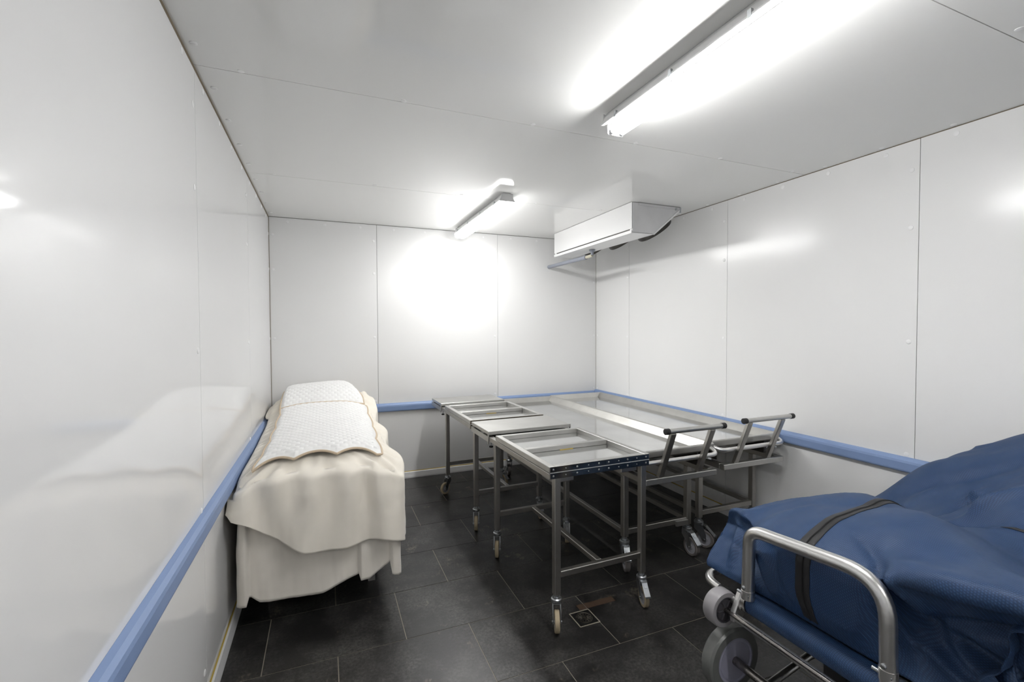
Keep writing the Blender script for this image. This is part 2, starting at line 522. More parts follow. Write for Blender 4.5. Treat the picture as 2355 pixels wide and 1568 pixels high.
# --- evaporator / cooling unit
ev = empty('cooling_unit', (2.215, 3.60, ZC))
tag(ev, 'white slanted cold-room cooling unit hung under the ceiling by the right wall', 'cooling unit')
Y0, Y1 = -.645, .645
evf = lambda p, yy: (p[0], yy, p[1])
MB().prism([(0, -.002), (0, -.236), (.205, -.232), (.462, -.024), (.462, -.002)], evf, Y0 + .006, Y1 - .006).build('body', M['evap'], ev, bevel=.004)
MB().prism([(-.004, -.003), (-.004, -.205), (.0, -.205), (.0, -.003)], evf, Y0, Y1).build('front_panel', M['evap'], ev)
MB().box(-.0045, .001, Y0 + .03, Y1 - .05, -.2165, -.2085).build('air_slot', M['dark'], ev)
MB().prism([(-.008, -.218), (-.008, -.242), (.205, -.238), (.205, -.234), (-.002, -.2375), (-.002, -.218)], evf, Y0, Y1).build('drip_tray', M['evap'], ev)
for yy in (Y0, Y1 - .0058):
    MB().prism([(.004, -.004), (.004, -.232), (.200, -.230), (.45, -.026), (.45, -.004)], evf, yy, yy + .0058).build('side_panel', M['evapside'], ev)
for yy in (Y0 - .004, Y1 - .002):
    MB().box(.06, .48, yy, yy + .006, -.022, -.004).build('mounting_bracket', M['evapside'], ev)
    MB().bar((.205, yy + .003, -.236), (.470, yy + .003, -.022), .008, .012).build('edge_trim', M['evap'], ev)
    MB().cyl((.468, yy + .003, -.045), (.468, yy + .003, -.002), .008, 10).build('hanger_bolt', M['zinc'], ev)
    MB().cyl((.425, yy - .004, -.018), (.425, yy + .004, -.018), .010, 10).build('bolt', M['zinc'], ev)
nrm = Vector((.63, 0, -.777)); cen = Vector((.333, 0, -.128))
for yy in (-.47, -.04, .39):
    c = cen + Vector((0, yy, 0))
    g = MB().lathe([(.150, .0), (.150, .040), (.143, .050), (.130, .040), (.130, 0)], c, nrm, 28, cap=False).build('fan_guard', M['dark'], ev, smooth=True)
    a = nrm.orthogonal().normalized(); b = nrm.cross(a)
    mb = MB()
    for rr in (.03, .06, .09, .12):
        mb.tube([c + nrm * (.062 - rr * .12) + rr * (math.cos(k * math.pi / 10) * a + math.sin(k * math.pi / 10) * b) for k in range(20)], .0022, 5, closed=True)
    for k in range(6):
        d = math.cos(k * math.pi / 3) * a + math.sin(k * math.pi / 3) * b
        mb.tube([c + nrm * .062, c + nrm * .046 + d * .140], .0022, 5)
    mb.build('guard_wires', M['zinc'], g)
    mb = MB()
    for k in range(5):
        d = math.cos(k * 1.2566) * a + math.sin(k * 1.2566) * b
        e = nrm.cross(d)
        mb.obox(c + nrm * .010 + d * .06, d * .045, (e * .8 + nrm * .25).normalized() * .022, (nrm * .8 - e * .25).normalized() * .001)
    mb.lathe([(.022, 0.001), (.022, .016)], c, nrm, 14)
    mb.build('fan_blade', M['black'], g)
# --- condensate pipe
pp = empty('drain_pipe', (2.335, 3.72, 2.150))
tag(pp, 'grey plastic condensate pipe running from the cooling unit to the back wall', 'pipe')
MB().lathe([(.030, .030), (.030, .026), (.013, .008), (.011, -.018)], (0, 0, 0), (0, 0, 1), 18).build('funnel', M['pipe'], pp, smooth=True)
MB().tube([(0, 0, -.018), (-.001, .02, -.022), (-.008, .11, -.026)], .0145, 12).build('hose', M['braid'], pp, smooth=True)
MB().tube([(-.0075, .10, -.0255), (-.069, .762, -.037)], .0195, 16).build('pipe_run', M['pipe'], pp, smooth=True)
MB().cyl((-.0072, .095, -.0252), (-.009, .112, -.0258), .0215, 16).build('coupling', M['pipe'], pp, smooth=True)

# ================================================================== FLOOR DRAIN
dr = empty('floor_drain', (1.181, 1.950, 0))
tag(dr, 'square black floor drain with a flower-shaped metal grate in the slate floor', 'drain')
MB().box(-.050, .050, -.050, .050, .0003, .0022).build('drain_plate', M['drainblack'], dr)
mb = MB()
for a_, b_ in (((-.055, -.055), (.055, -.055)), ((.055, -.055), (.055, .055)), ((.055, .055), (-.055, .055)), ((-.055, .055), (-.055, -.055))):
    mb.bar((*a_, .0012), (*b_, .0012), .0045, .0018)
mb.build('mortar_frame', M['grout'], dr)
g = MB().lathe([(.042, .0023), (.042, .0042), (.039, .0046), (.038, .0023)], (0, 0, 0), (0, 0, 1), 32, cap=False).build('grate_ring', M['drain'], dr, smooth=True)
for k in range(12):
    a_ = k * math.pi / 6
    d = Vector((math.cos(a_), math.sin(a_), 0)); e = Vector((-math.sin(a_), math.cos(a_), 0))
    pts = [d * .012, d * .026 + e * .006, d * .034 + e * .0062, d * .037, d * .034 - e * .0062, d * .026 - e * .006]
    MB().tube([p + Vector((0, 0, .0034)) for p in pts], .0011, 5, closed=True).build('petal', M['drain'], g)
MB().lathe([(.008, .0023), (.008, .0045), (.005, .005)], (0, 0, 0), (0, 0, 1), 14).build('boss', M['drain'], g)
MB().box(1.194, 1.2337, 2.013, 2.056, .0002, .0006).build('rust_patch', M['rust'], fl)
MB().box(1.2375, 1.410, 2.013, 2.056, .0002, .0006).build('rust_patch', M['rust'], fl)

# ================================================================== CASTERS
def caster(root, x, y, ang, brake=False, s=1.0, tread='tyre', hub='hub'):
    r = .05
    mb = MB()
    for sy in (-1, 1):
        poly = [(-.020, .128), (.026, .128), (.046, .075), (.046, .044), (.026, .040), (.012, .075), (-.020, .105)]
        mb.prism(poly, lambda p, t: (p[0], t, p[1]), sy * .0185 - .0015, sy * .0185 + .0015)
    mb.box(-.020, .026, -.020, .020, .124, .1285)
    mb.lathe([(.021, .1285), (.026, .131), (.026, .143), (.020, .147), (.020, .151), (.013, .152), (.013, .164)], (0, 0, 0), (0, 0, 1), 18)
    c = mb.build('caster', M['zinc'], root, smooth=True)
    c.location = (x, y, 0); c.rotation_euler = (0, 0, ang); c.scale = (s, s, s)
    MB().lathe([(.036, -.011), (.046, -.012), (.05, -.009), (.05, .009), (.046, .012), (.036, .011)], (.034, 0, r), (0, 1, 0), 28, cap=False).build('tyre', M[tread], c, smooth=True)
    MB().lathe([(.008, -.0135), (.014, -.0125), (.016, -.008), (.033, -.007), (.0372, -.0105), (.0372, .0105), (.033, .007), (.016, .008), (.014, .0125), (.008, .0135)], (.034, 0, r), (0, 1, 0), 28).build('wheel_hub', M[hub], c, smooth=True)
    MB().cyl((.034, -.024, r), (.034, .024, r), .005, 10).build('axle_bolt', M['zinc'], c, smooth=True)
    if brake:
        mb = MB()
        P = [(.018, .130), (.040, .124), (.066, .098), (.088, .078), (.098, .078)]
        for a_, b_ in zip(P, P[1:]):
            mb.bar((a_[0], 0, a_[1]), (b_[0], 0, b_[1]), .029, .003, up=(0, 0, 1))
        b = mb.build('brake_pedal', M['zinc'], c)
        MB().bar((.050, 0, .1165), (.060, 0, .1075), .014, .004).build('brake_tab', M['zinc'], b)
    return c

# ================================================================== FOLDING TROLLEYS
def folding_trolley():
    t = empty('folding_trolley', (0, 0, 0))
    S = M['steel']; lw = .0165
    LX, LY, LO = .254, .392, .012
    for sx in (-1, 1):
        for sy in (-1, 1):
            MB().box(LO + sx * LX - lw, LO + sx * LX + lw, sy * LY - lw, sy * LY + lw, .162, .7315).build('leg', S, t, bevel=.003)
    for sy in (-1, 1):
        MB().box(LO - LX + lw, LO + LX - lw, sy * LY - .014, sy * LY + .014, .245, .275).build('cross_stretcher', S, t, bevel=.0025)
    MB().box(LO - .015, LO + .015, -LY + .014, LY - .014, .246, .274).build('centre_stretcher', S, t, bevel=.0025)
    # base frame under the folded leaf
    for sx in (-1, 1):
        MB().box(sx * .279 - .015, sx * .279 + .015, -.417, .52, .732, .761).build('side_rail', S, t, bevel=.002)
        MB().box(sx * .19 - .05, sx * .19 + .05, -.386, -.372, .70, .7318).build('leg_bracket', S, t, bevel=.004)
    for y in (-.402, .505):
        MB().box(-.264, .264, y - .015, y + .015, .732, .761).build('end_rail', S, t, bevel=.002)
    MB().box(-.263, .263, -.386, .489, .758, .7608).build('deck_sheet', M['mirror'], t)
    # leaf folded flat over the base: frame of five tubes, sheet underneath
    lf = MB().box(-.262, .262, -.385, .250, .7640, .7664).build('folded_leaf', M['mirror'], t)
    for sx in (-1, 1):
        MB().box(sx * .279 - .0155, sx * .279 + .0155, -.417, .280, .764, .793).build('frame_bar', M['plate'], lf, bevel=.002)
    for y in (-.402, -.068, .265):
        MB().box(-.263, .263, y - .015, y + .015, .7668, .793).build('frame_bar', M['plate'], lf, bevel=.002)
    MB().box(-.05, .035, -.0845, -.083, .7665, .7695).build('adhesive_strip', M['seal'], lf)
    # riveted hinge on the near end
    for z0, z1 in ((.7335, .7605), (.7645, .7915)):
        hp = MB().box(-.290, .290, -.4195, -.4172, z0, z1).build('hinge_leaf', M['hinge'], t, bevel=.0008)
        for i, x in enumerate((-.272, -.205, -.142, -.078, -.018, .04, .10, .155, .212, .270)):
            rr = .0052 if i in (0, 2, 4, 5, 7, 9) else .003
            MB().lathe([(rr, -.4194), (rr * .9, -.421), (rr * .45, -.4224)], (x, 0, (z0 + z1) / 2), (0, 1, 0), 10).build('rivet', M['zinc'], hp, smooth=True)
    MB().tube([(-.290, -.4195, .7625), (.290, -.4195, .7625)], .0026, 8).build('hinge_pin', M['zinc'], t)
    # end plate on its own rails beyond the leaf
    e = MB().box(-.297, .297, .395, .742, .7705, .793).build('end_plate', M['plate'], t, bevel=.002)
    for sx in (-1, 1):
        MB().box(sx * .2965 - .002, sx * .2965 + .002, .40, .742, .727, .7620).build('plate_rail', M['plate'], e)
        MB().box(sx * .2975 - .0025, sx * .2975 + .0025, .3915, .405, .716, .7925).build('corner_flange', M['plate'], e)
        ft = MB().cyl((sx * .283, .386, .728), (sx * .283, .386, .700), .004, 8).build('levelling_screw', M['zinc'], e)
        MB().lathe([(.006, .706), (.013, .703), (.013, .697), (.009, .694)], (sx * .283, .386, 0), (0, 0, 1), 14).build('levelling_foot', M['black'], ft, smooth=True)
    MB().box(-.294, .294, .70, .742, .732, .7610).build('plate_end_rail', S, e)
    return t

def aim(dx, dy): return math.atan2(dy, dx)
ft = folding_trolley()
T2 = copy_tree(ft)
ft.location = (1.255, 2.338, 0); ft.rotation_euler = (0, 0, math.radians(1.0))
T2.location = (1.237, 3.543, 0); T2.rotation_euler = (0, 0, math.radians(.8))
tag(ft, 'stainless folding trolley standing by the floor drain, end plate toward its twin', 'trolley', 'folding steel trolleys')
tag(T2, 'stainless folding trolley standing against the back wall, in line with its twin', 'trolley', 'folding steel trolleys')
caster(ft, -.242, -.392, aim(-.42, -.9)); caster(ft, .266, -.392, aim(-.30, -.95), True)
caster(ft, -.242, .392, aim(-.40, -.9)); caster(ft, .266, .392, aim(-.42, -.9), True)
caster(T2, -.242, -.392, aim(-.35, -.94)); caster(T2, .266, -.392, aim(-.2, -.95), True)
caster(T2, -.242, .392, aim(-.85, -.5)); caster(T2, .266, .392, aim(.3, -.9), True)

# ================================================================== TRAY TROLLEYS
def tray_trolley():
    t = empty('tray_trolley', (0, 0, 0))
    S = M['steel']
    x0, x1, y0, y1 = -.313, .311, 0.0, 2.17     # tray outline, near end at local y = 0
    zt = .738
    lx0, lx1, ly0, ly1, lw = -.235, .248, .155, 2.02, .018
    # lower chassis
    for x in (lx0, lx1):
        for y in (ly0, ly1):
            MB().box(x - lw, x + lw, y - lw, y + lw, .190, .5655).build('leg', S, t, bevel=.003)
        MB().box(x - .014, x + .014, ly0 + lw, ly1 - lw, .205, .235).build('long_stretcher', S, t, bevel=.0025)
        MB().box(x - .018, x + .018, -.03, 2.10, .566, .600).build('chassis_rail', S, t, bevel=.0025)
    for y in (ly0, ly1):
        MB().box(lx0 + lw, lx1 - lw, y - .015, y + .015, .205, .238).build('cross_stretcher', S, t, bevel=.0025)
    MB().box(lx0 - .018, lx1 + .018, -.0665, -.0305, .566, .600).build('push_beam', M['plate'], t, bevel=.003)
    MB().box(lx0 + .018, lx1 - .018, 2.06, 2.095, .566, .600).build('end_beam', S, t, bevel=.003)
    # push handle: two leaning posts and a round bar with black caps
    for x in (-.145, .135):
        MB().bar((x, -.050, .600), (x, -.155, .872), .022, .036, up=(1, 0, 0)).build('handle_post', S, t, bevel=.002)
    hb = MB().cyl((-.185, -.160, .885), (.205, -.160, .885), .0145, 18).build('handle_bar', M['plate'], t, smooth=True)
    for a, b in ((-.205, -.177), (.197, .225)):
        MB().lathe([(.013, a), (.0168, a + .002), (.0172, b - .002), (.0165, b)], (0, -.160, .885), (1, 0, 0), 18).build('end_grip', M['black'], hb, smooth=True)
    # tray
    def ring(ix, iy, z): return [(x0 + ix, y0 + iy, z), (x1 - ix, y0 + iy, z), (x1 - ix, y1 - iy, z), (x0 + ix, y1 - iy, z)]
    tr = MB()
    rings = [ring(.050, .030, .684), ring(.004, .004, .700), ring(0, 0, .732), ring(.002, .002, zt), ring(.012, .014, zt), ring(.055, .034, .693)]
    tr.loop(rings, cap0=True, cap1=False)
    tray = tr.build('tray', M['tray'], t)
    MB().box(x0 + .0545, x1 - .0545, y0 + .0335, y1 - .0335, .6905, .6935).build('tray_floor', M['mirror'], tray)
    # bent carrying tube round the near end
    pts = fillet([(x0 + .016, .10, .712), (x0 + .016, .02, .710), (x0 + .04, -.062, .690), (x1 - .04, -.062, .690), (x1 - .016, .02, .710), (x1 - .016, .10, .712)], [0, .03, .07, .07, .03, 0], 8)
    MB().tube(pts, .0135, 14).build('carry_tube', M['alu'], tray, smooth=True)
    pts = fillet([(x0 + .02, y1 - .02, .70), (x0 + .05, y1 + .03, .692), (x1 - .05, y1 + .03, .692), (x1 - .02, y1 - .02, .70)], .05, 6)
    MB().tube(pts, .0135, 10).build('carry_tube', M['alu'], tray, smooth=True)
    # tray supports between chassis and tray
    for x in (lx0 + .03, lx1 - .03):
        MB().box(x - .003, x + .003, .04, .42, .6005, .6835).build('support_plate', M['dark'], t)
        MB().box(x - .003, x + .003, 1.6, 1.98, .6005, .6835).build('support_plate', M['dark'], t)
    MB().box(lx0 + .033, lx1 - .033, .415, .4205, .6005, .6835).build('support_plate', M['plate'], t)
    lt = MB().box(lx1 - .002, lx1 + .022, .045, .058, .628, .668).build('latch', M['zinc'], t, bevel=.002)
    MB().cyl((lx1 + .02, .03, .648), (lx1 + .045, .005, .640), .007, 10).build('latch_knob', M['zinc'], lt, smooth=True)
    MB().box(lx1 + .001, lx1 + .014, .028, .044, .660, .670).build('latch_lever', M['red'], lt, bevel=.002)
    return t
tt = tray_trolley()
t4 = copy_tree(tt)
tt.location = (1.893, 2.122, 0)
t4.location = (2.518, 2.168, 0)
tag(tt, 'steel body-tray trolley with push handle, standing beside the folding trolleys', 'trolley', 'body tray trolleys')
tag(t4, 'steel body-tray trolley with push handle, pushed against the right wall', 'trolley', 'body tray trolleys')
k = 1.16
caster(tt, -.235, .155, aim(-.38, -.92), True, k, 'tyre_grey'); caster(tt, .248, .155, aim(.02, -1), True, k, 'tyre_grey')
caster(tt, -.235, 2.02, aim(.2, .9), False, k, 'tyre_grey'); caster(tt, .248, 2.02, aim(.5, .8), False, k, 'tyre_grey')
caster(t4, -.235, .155, aim(.50, -.86), True, k, 'tyre_grey'); caster(t4, .248, .155, aim(.3, -.9), True, k, 'tyre_grey')
caster(t4, -.235, 2.02, aim(.2, .9), False, k, 'tyre_grey'); caster(t4, .248, 2.02, aim(.0, .9), False, k, 'tyre_grey')
MB().box(.14, .232, .128, .140, .196, .226).build('name_plate', M['plate'], tt)

# ================================================================== DRAPED BED
BX0, BX1, BY0, BY1 = -.396, .352, 2.435, 4.425
def sm(a, b, t):
    t = np.clip((t - a) / (b - a), 0, 1)
    return t * t * (3 - 2 * t)
def ztop(x, y):
    z = .782 + .016 * sm(2.43, 2.7, y) + .022 * sm(3.0, 3.6, y) + .05 * sm(3.55, 4.2, y)
    z = z + .075 * np.exp(-((x - .325) / .06) ** 2 - ((y - 4.22) / .13) ** 2) + .035 * np.exp(-((x + .36) / .06) ** 2 - ((y - 4.1) / .3) ** 2)
    q = (x - (BX0 + BX1) / 2) / ((BX1 - BX0) / 2)
    return z - .075 * np.abs(q) ** 4 * (.4 + .6 * sm(.2, .6, np.abs(q))) - .03 * (1 - sm(2.43, 2.56, y))
def wob(a, b, seed):
    rs = np.random.RandomState(seed); s = 0
    for i in range(5):
        k1, k2, ph = rs.uniform(-1, 1) * (1 + i), rs.uniform(-1, 1) * (1 + i), rs.uniform(0, 6.28)
        s = s + np.sin(k1 * a + k2 * b + ph) / (1 + .6 * i)
    return s / 3
def perimeter(n, inset=0.0, rc=.06):
    x0, x1, y0, y1 = BX0 + inset, BX1 - inset, BY0 + inset, BY1 - inset
    pts = fillet([(x0, y1, 0), (x0, y0, 0), (x1, y0, 0), (x1, y1, 0)], rc, 8, closed=True)
    P = np.array([(p.x, p.y) for p in pts]); P = np.vstack([P, P[:1]])
    d = np.r_[0, np.cumsum(np.hypot(*np.diff(P, axis=0).T))]
    s = np.linspace(0, d[-1], n, endpoint=False)
    Q = np.stack([np.interp(s, d, P[:, 0]), np.interp(s, d, P[:, 1])], -1)
    T = np.roll(Q, -1, 0) - np.roll(Q, 1, 0); T /= np.linalg.norm(T, axis=1)[:, None]
    Nn = np.stack([T[:, 1], -T[:, 0]], -1)
    c = Q.mean(0)
    if ((Q - c) * Nn).sum() < 0: Nn = -Nn
    return s, Q, Nn
HU = np.array([(-.426, .635), (-.401, .602), (-.351, .564), (-.253, .478), (-.163, .41), (-.08, .368), (.051, .372), (.152, .369), (.272, .391), (.304, .375), (.369, .350)])
HLo = np.array([(-.413, .148), (-.352, .154), (-.343, .190), (-.303, .152), (-.144, .133), (-.026, .136), (.073, .168), (.147, .195), (.152, .169), (.196, .169), (.303, .230), (.308, .173), (.353, .159)])
def keep_off(P):
    lim = np.where((P[..., 2] > .665) & (P[..., 2] < .775), XL + .0385, XL + .004)
    lim = np.where(P[..., 2] < .08, XL + .025, lim)
    P[..., 0] = np.maximum(P[..., 0], lim)
    P[..., 1] = np.minimum(P[..., 1], YB - .04)
    return P
def drape(n, hem, inset, ztopoff, amp, seed, with_top, zstart=None, pleat=None):
    s, Q, Nn = perimeter(n, inset, .06 if with_top else .02)
    front = np.clip(-Nn[:, 1], 0, 1); left = np.clip(-Nn[:, 0], 0, 1); right = np.clip(Nn[:, 0], 0, 1)
    he = hem(Q, front, left, right, s)
    ze = ztop(Q[:, 0], Q[:, 1]) + ztopoff if zstart is None else np.full(n, zstart)
    rows = []
    if with_top:
        cx = np.full(n, (BX0 + BX1) / 2); cy = np.clip(Q[:, 1], BY0 + .37, BY1 - .37)
        for q in np.linspace(0.0, 1.0, 26)[:-1]:
            x = cx + (Q[:, 0] - cx) * q; y = cy + (Q[:, 1] - cy) * q
            wr_ = .010 * q ** 2 * wob(x * 9, s * 26, seed + 1) + .015 * q ** 4 * np.sin(s * 62 + 2.0 * wob(s * 7, q, seed + 5)) * (left + right * .8 + .6 * front) + .016 * front * sm(.80, 1, q) * np.sin(s * 44 + 3 * wob(s * 4, q, seed + 8))
            rows.append(np.stack([x, y, ztop(x, y) + ztopoff + wr_], -1))
    nd = 40
    fold = np.sin(s * 31 + 2.2 * wob(s * 3, s * 0, seed)) * .6 + .5 * np.sin(s * 17 + 1.7 * wob(s * 2, s, seed + 3))
    for i in range(nd + 1):
        d = i / nd
        D = (ze - he) * d
        rnd = .035
        out = np.where(D < rnd, np.sqrt(np.maximum(0, rnd ** 2 - (rnd - D) ** 2)), rnd) if with_top else 0
        flare = amp * (.25 + d) * fold * (1 - .5 * left) + (.012 + .03 * d) * front * (.6 if with_top else .2)
        fine = (.0030 * wob(s * 70, D * 7, seed + 9) + .0035 * wob(s * 26 + D * 22, D * 12, seed + 11)) * np.minimum(1, d * 3)
        o = out + .022 * front * np.sin(s * 44 + 3 * wob(s * 4, s * 0 + 1, seed + 8)) * np.exp(-((D - .06) / .16) ** 2) * (1 if with_top else 0) + flare * np.minimum(1, D / .10) + fine + (.022 * right * np.sin(s * 9) if with_top else 0)
        if pleat is not None: o = o + pleat(Q[:, 0], front) * np.minimum(1, d * 2)
        P = np.stack([Q[:, 0] + Nn[:, 0] * o, Q[:, 1] + Nn[:, 1] * o, ze - D], -1)
        rows.append(P)
    return keep_off(np.array(rows))

bd = empty('bed', ((BX0 + BX1) / 2, (BY0 + BY1) / 2, 0))
tag(bd, 'plain metal-legged bier table hidden beneath the cream cloths', 'table')
hw, hl = (BX1 - BX0) / 2 - .06, (BY1 - BY0) / 2 - .08
MB().box(-hw, hw, -hl, hl, .66, .70).build('table_top', M['bone'], bd)
for sx in (-1, 1):
    for sy in (-1, 1):
        MB().box(sx * (hw - .06) - .02, sx * (hw - .06) + .02, sy * (hl - .22) - .02, sy * (hl - .22) + .02, 0, .66).build('leg', M['bone'], bd)

def hem_up(Q, fr, le, ri, s):
    h = np.mean([np.interp(Q[:, 0] + dx, HU[:, 0], HU[:, 1]) for dx in np.linspace(-.06, .06, 13)], axis=0)
    side = .355 + .03 * np.sin(s * 6) + .02 * np.sin(s * 15)
    h = h * (1 - ri) + side * ri
    return np.where(le > .5, .60, h)
def hem_lo(Q, fr, le, ri, s):
    h = np.interp(Q[:, 0], HLo[:, 0], HLo[:, 1])
    side = .17 + .02 * np.sin(s * 9)
    h = h * (1 - ri) + side * ri
    return np.where(le > .5, .15, h)
def pleat_lo(x, fr):
    p = .026 * ((x > .149) & (x < .300)) * (1 - (x - .149) / .2) + .03 * (x >= .305) + .03 * (x < -.348)
    return p * fr
def obj_from_rows(name, P, mat, label, cat, closed=True, cap=False):
    base = (float(P[..., 0].mean()), float(P[..., 1].mean()), float(P[..., 2].min()))
    Qp = P - np.array(base)
    mb = MB(); mb.grid(Qp, close_u=closed)
    o = mb.build(name, mat, None, smooth=True)
    for p in o.data.polygons: p.use_smooth = True
    at_ = o.data.attributes.get('sharp_edge')
    if at_: o.data.attributes.remove(at_)
    o.location = base
    sd = o.modifiers.new('thickness', 'SOLIDIFY'); sd.thickness = .0022; sd.offset = -1
    return tag(o, label, cat)
Psk = drape(620, hem_lo, .014, 0, .008, 21, False, zstart=.705, pleat=pleat_lo)
sk = obj_from_rows('bed_skirt', Psk, M['skirt'], 'plain cream under-skirt hanging below the upper sheet of the bed', 'cloth')
Pup = drape(620, hem_up, 0.0, 0.0, .022, 5, True)
us = obj_from_rows('bed_sheet', Pup, M['cream'], 'cream satin sheet with gathered folds draped over the bed', 'sheet')

# --- quilt: puffed basket weave on a scalloped outline, corded edge
def quilt_obj(name, y0f, y1f, x0f, x1f, zf, nu, nv, label, cat, pu=.043, pv=.036):
    U, V = np.meshgrid(np.linspace(0, 1, nu), np.linspace(0, 1, nv))
    Y = y0f(U) * (1 - V) + y1f(U) * V
    X = x0f(Y) * (1 - U) + x1f(Y) * U
    iu = X / pu; iv = Y / pv
    row = np.floor(iv)
    fu = np.abs(np.sin(np.pi * (iu + .5 * (row % 2)))); fv = np.abs(np.sin(np.pi * iv))
    puff = .0075 * np.sqrt(fu * fv) + .0012 * wob(X * 260, Y * 90, 3)
    ed = np.minimum.reduce([U, 1 - U, V, 1 - V])
    fall = sm(0, .05, ed)
    Z = zf(X, Y, U, V) + puff * fall + .010 * fall - .002
    P = np.stack([X, Y, Z], -1)
    base = np.array([X.mean(), Y.mean(), Z.min()])
    mb = MB(); mb.grid(P - base)
    o = mb.build(name, M['quilt'], None, smooth=True)
    o.location = tuple(base)
    sd = o.modifiers.new('thickness', 'SOLIDIFY'); sd.thickness = .006; sd.offset = -1
    B = np.vstack([P[0], P[1:, -1], P[-1, -2::-1], P[-2:0:-1, 0]]) - base
    B = B[::2]
    mb = MB(); mb.tube([tuple(b) for b in B], .0062, 8, closed=True)
    mb.build('cord_trim', M['rope'], o, smooth=True)
    return tag(o, label, cat)
qx0 = lambda y: -.300 - .012 * np.abs(np.sin(y * 9.5)) + .02 * (1 - sm(2.5, 2.75, y)) * -1
qx1 = lambda y: .272 + .02 * sm(2.7, 3.2, y) + .012 * np.abs(np.sin(y * 8.5 + 1))
qy0 = lambda u: 2.495 + .045 * np.abs(np.sin(u * 9.6 + .25)) + .02 * u
quilt_obj('quilt', qy0, lambda u: 3.80 + 0 * u, qx0, qx1, lambda X, Y, U, V: ztop(X, Y) + .022 + .012 * np.sin(np.pi * U) + .018 * sm(3.4, 3.75, Y), 150, 300,
          'white basket-weave satin quilt with beige cord edge lying on the cream sheet', 'quilt')
def zpil(X, Y, U, V):
    prof = np.interp(V, [0, .12, .3, .6, .8, .93, 1], [.012, .038, .065, .094, .098, .080, .035])
    sd_ = (1 - np.abs(2 * U - 1) ** 9)
    return ztop(X * 0, Y) + .008 + prof * (.55 + .45 * sd_) + .010 * np.sin(X * 8 + 1)
quilt_obj('pillow', lambda u: 3.81 + .01 * np.sin(u * 8), lambda u: 4.40 + 0 * u, lambda y: -.318 + .0 * y, lambda y: .285 - .075 * sm(3.9, 4.35, y) + 0 * y, zpil, 150, 150,
          'white basket-weave pillow propped at the head of the bed', 'pillow')

# ================================================================== GURNEY
gu = empty('gurney', (1.49, 1.05, 0))
tag(gu, 'low aluminium stretcher on grey wheels carrying the blue body bag', 'stretcher')
G0 = Vector((1.49, 1.05, 0))
def L_(p): return Vector(p) - G0
def gtube(name, pts, r, mat, n=14, parent=gu, rad=None, closed=False):
    P = [L_(p) for p in pts]
    if rad is not None: P = fillet(P, rad, 9, closed)
    return MB().tube(P, r, n, closed=closed).build(name, M[mat], parent, smooth=True)
# main tube frame
gtube('frame_tube', [(1.475, 1.27, .372), (1.475, 1.475, .395), (1.62, 1.475, .40), (2.74, 1.475, .40), (2.80, 1.40, .40), (2.80, .72, .40), (2.74, .64, .40), (1.62, .64, .40), (1.475, .64, .395), (1.475, .80, .372)], .017, 'alu', rad=[0, .09, .02, .05, .05, .05, .05, .02, .09, 0])
gtube('grip_sleeve', [(1.475, 1.335, .3793), (1.475, 1.385, .3849)], .0185, 'black')
for y in (1.262, .775):
    s = 1 if y > 1 else -1
    br = MB().prism([(1.430, .318), (1.462, .318), (1.508, .352), (1.520, .420), (1.468, .432), (1.432, .356)], lambda p, t: L_((p[0], t, p[1])), y + s * .012, y + s * .034).build('end_bracket', M['alu'], gu, bevel=.004)
    MB().cyl(L_((1.505, y - s * .006, .392)), L_((1.505, y + s * .022, .392)), .047, 24).build('roll_socket', M['alu'], br, smooth=True)
MB().cyl(L_((1.505, 1.252, .392)), L_((1.505, .785, .392)), .044, 28).build('roll_cover', M['nylon'], gu, smooth=True)
gtube('lower_rod', [(1.446, 1.296, .334), (1.446, .741, .334)], .0140, 'alu')
# end hoop
hoop = gtube('end_hoop', [(1.462, 1.242, .425), (1.462, 1.236, .690), (1.462, .782, .728), (1.462, .775, .432)], .0222, 'alu', 18, rad=[0, .065, .115, 0])
for y, z in ((1.2415, .470), (.7765, .492)):
    MB().lathe([(.008, 0), (.008, .003), (.005, .005)], L_((1.4402, y, z)), (-1, 0, 0), 12).build('rivet', M['zinc'], hoop, smooth=True)
    MB().cyl(L_((1.45, y - .018, z - .028)), L_((1.45, y + .034, z - .028)), .006, 10).build('locking_pin', M['zinc'], hoop, smooth=True)
    MB().cyl(L_((1.462, y, z - .045)), L_((1.462, y, z - .012)), .0234, 18).build('hinge_collar', M['alu'], hoop, smooth=True)
# wheels
def wheel(name, x, y, z, r, wd, tyre, disc):
    t = MB().lathe([(r * .70, -wd / 2), (r * .94, -wd / 2), (r, -wd * .36), (r, wd * .36), (r * .94, wd / 2), (r * .70, wd / 2)], L_((x, y, z)), (0, 1, 0), 40, cap=False).build(name, M[tyre], gu, smooth=True)
    MB().lathe([(.012, -wd * .44), (r * .58, -wd * .44), (r * .60, -wd * .40), (r * .64, -wd * .40), (r * .66, -wd * .50), (r * .71, -wd * .50), (r * .71, wd * .50), (r * .66, wd * .50), (r * .64, wd * .40), (r * .60, wd * .40), (r * .58, wd * .44), (.012, wd * .44)], L_((x, y, z)), (0, 1, 0), 40).build('wheel_disc', M[disc], t, smooth=True)
    return t
wheel('wheel', 1.487, 1.342, .128, .128, .056, 'bigtyre', 'bigwheel')
wheel('wheel', 1.487, .70, .128, .128, .056, 'bigtyre', 'bigwheel')
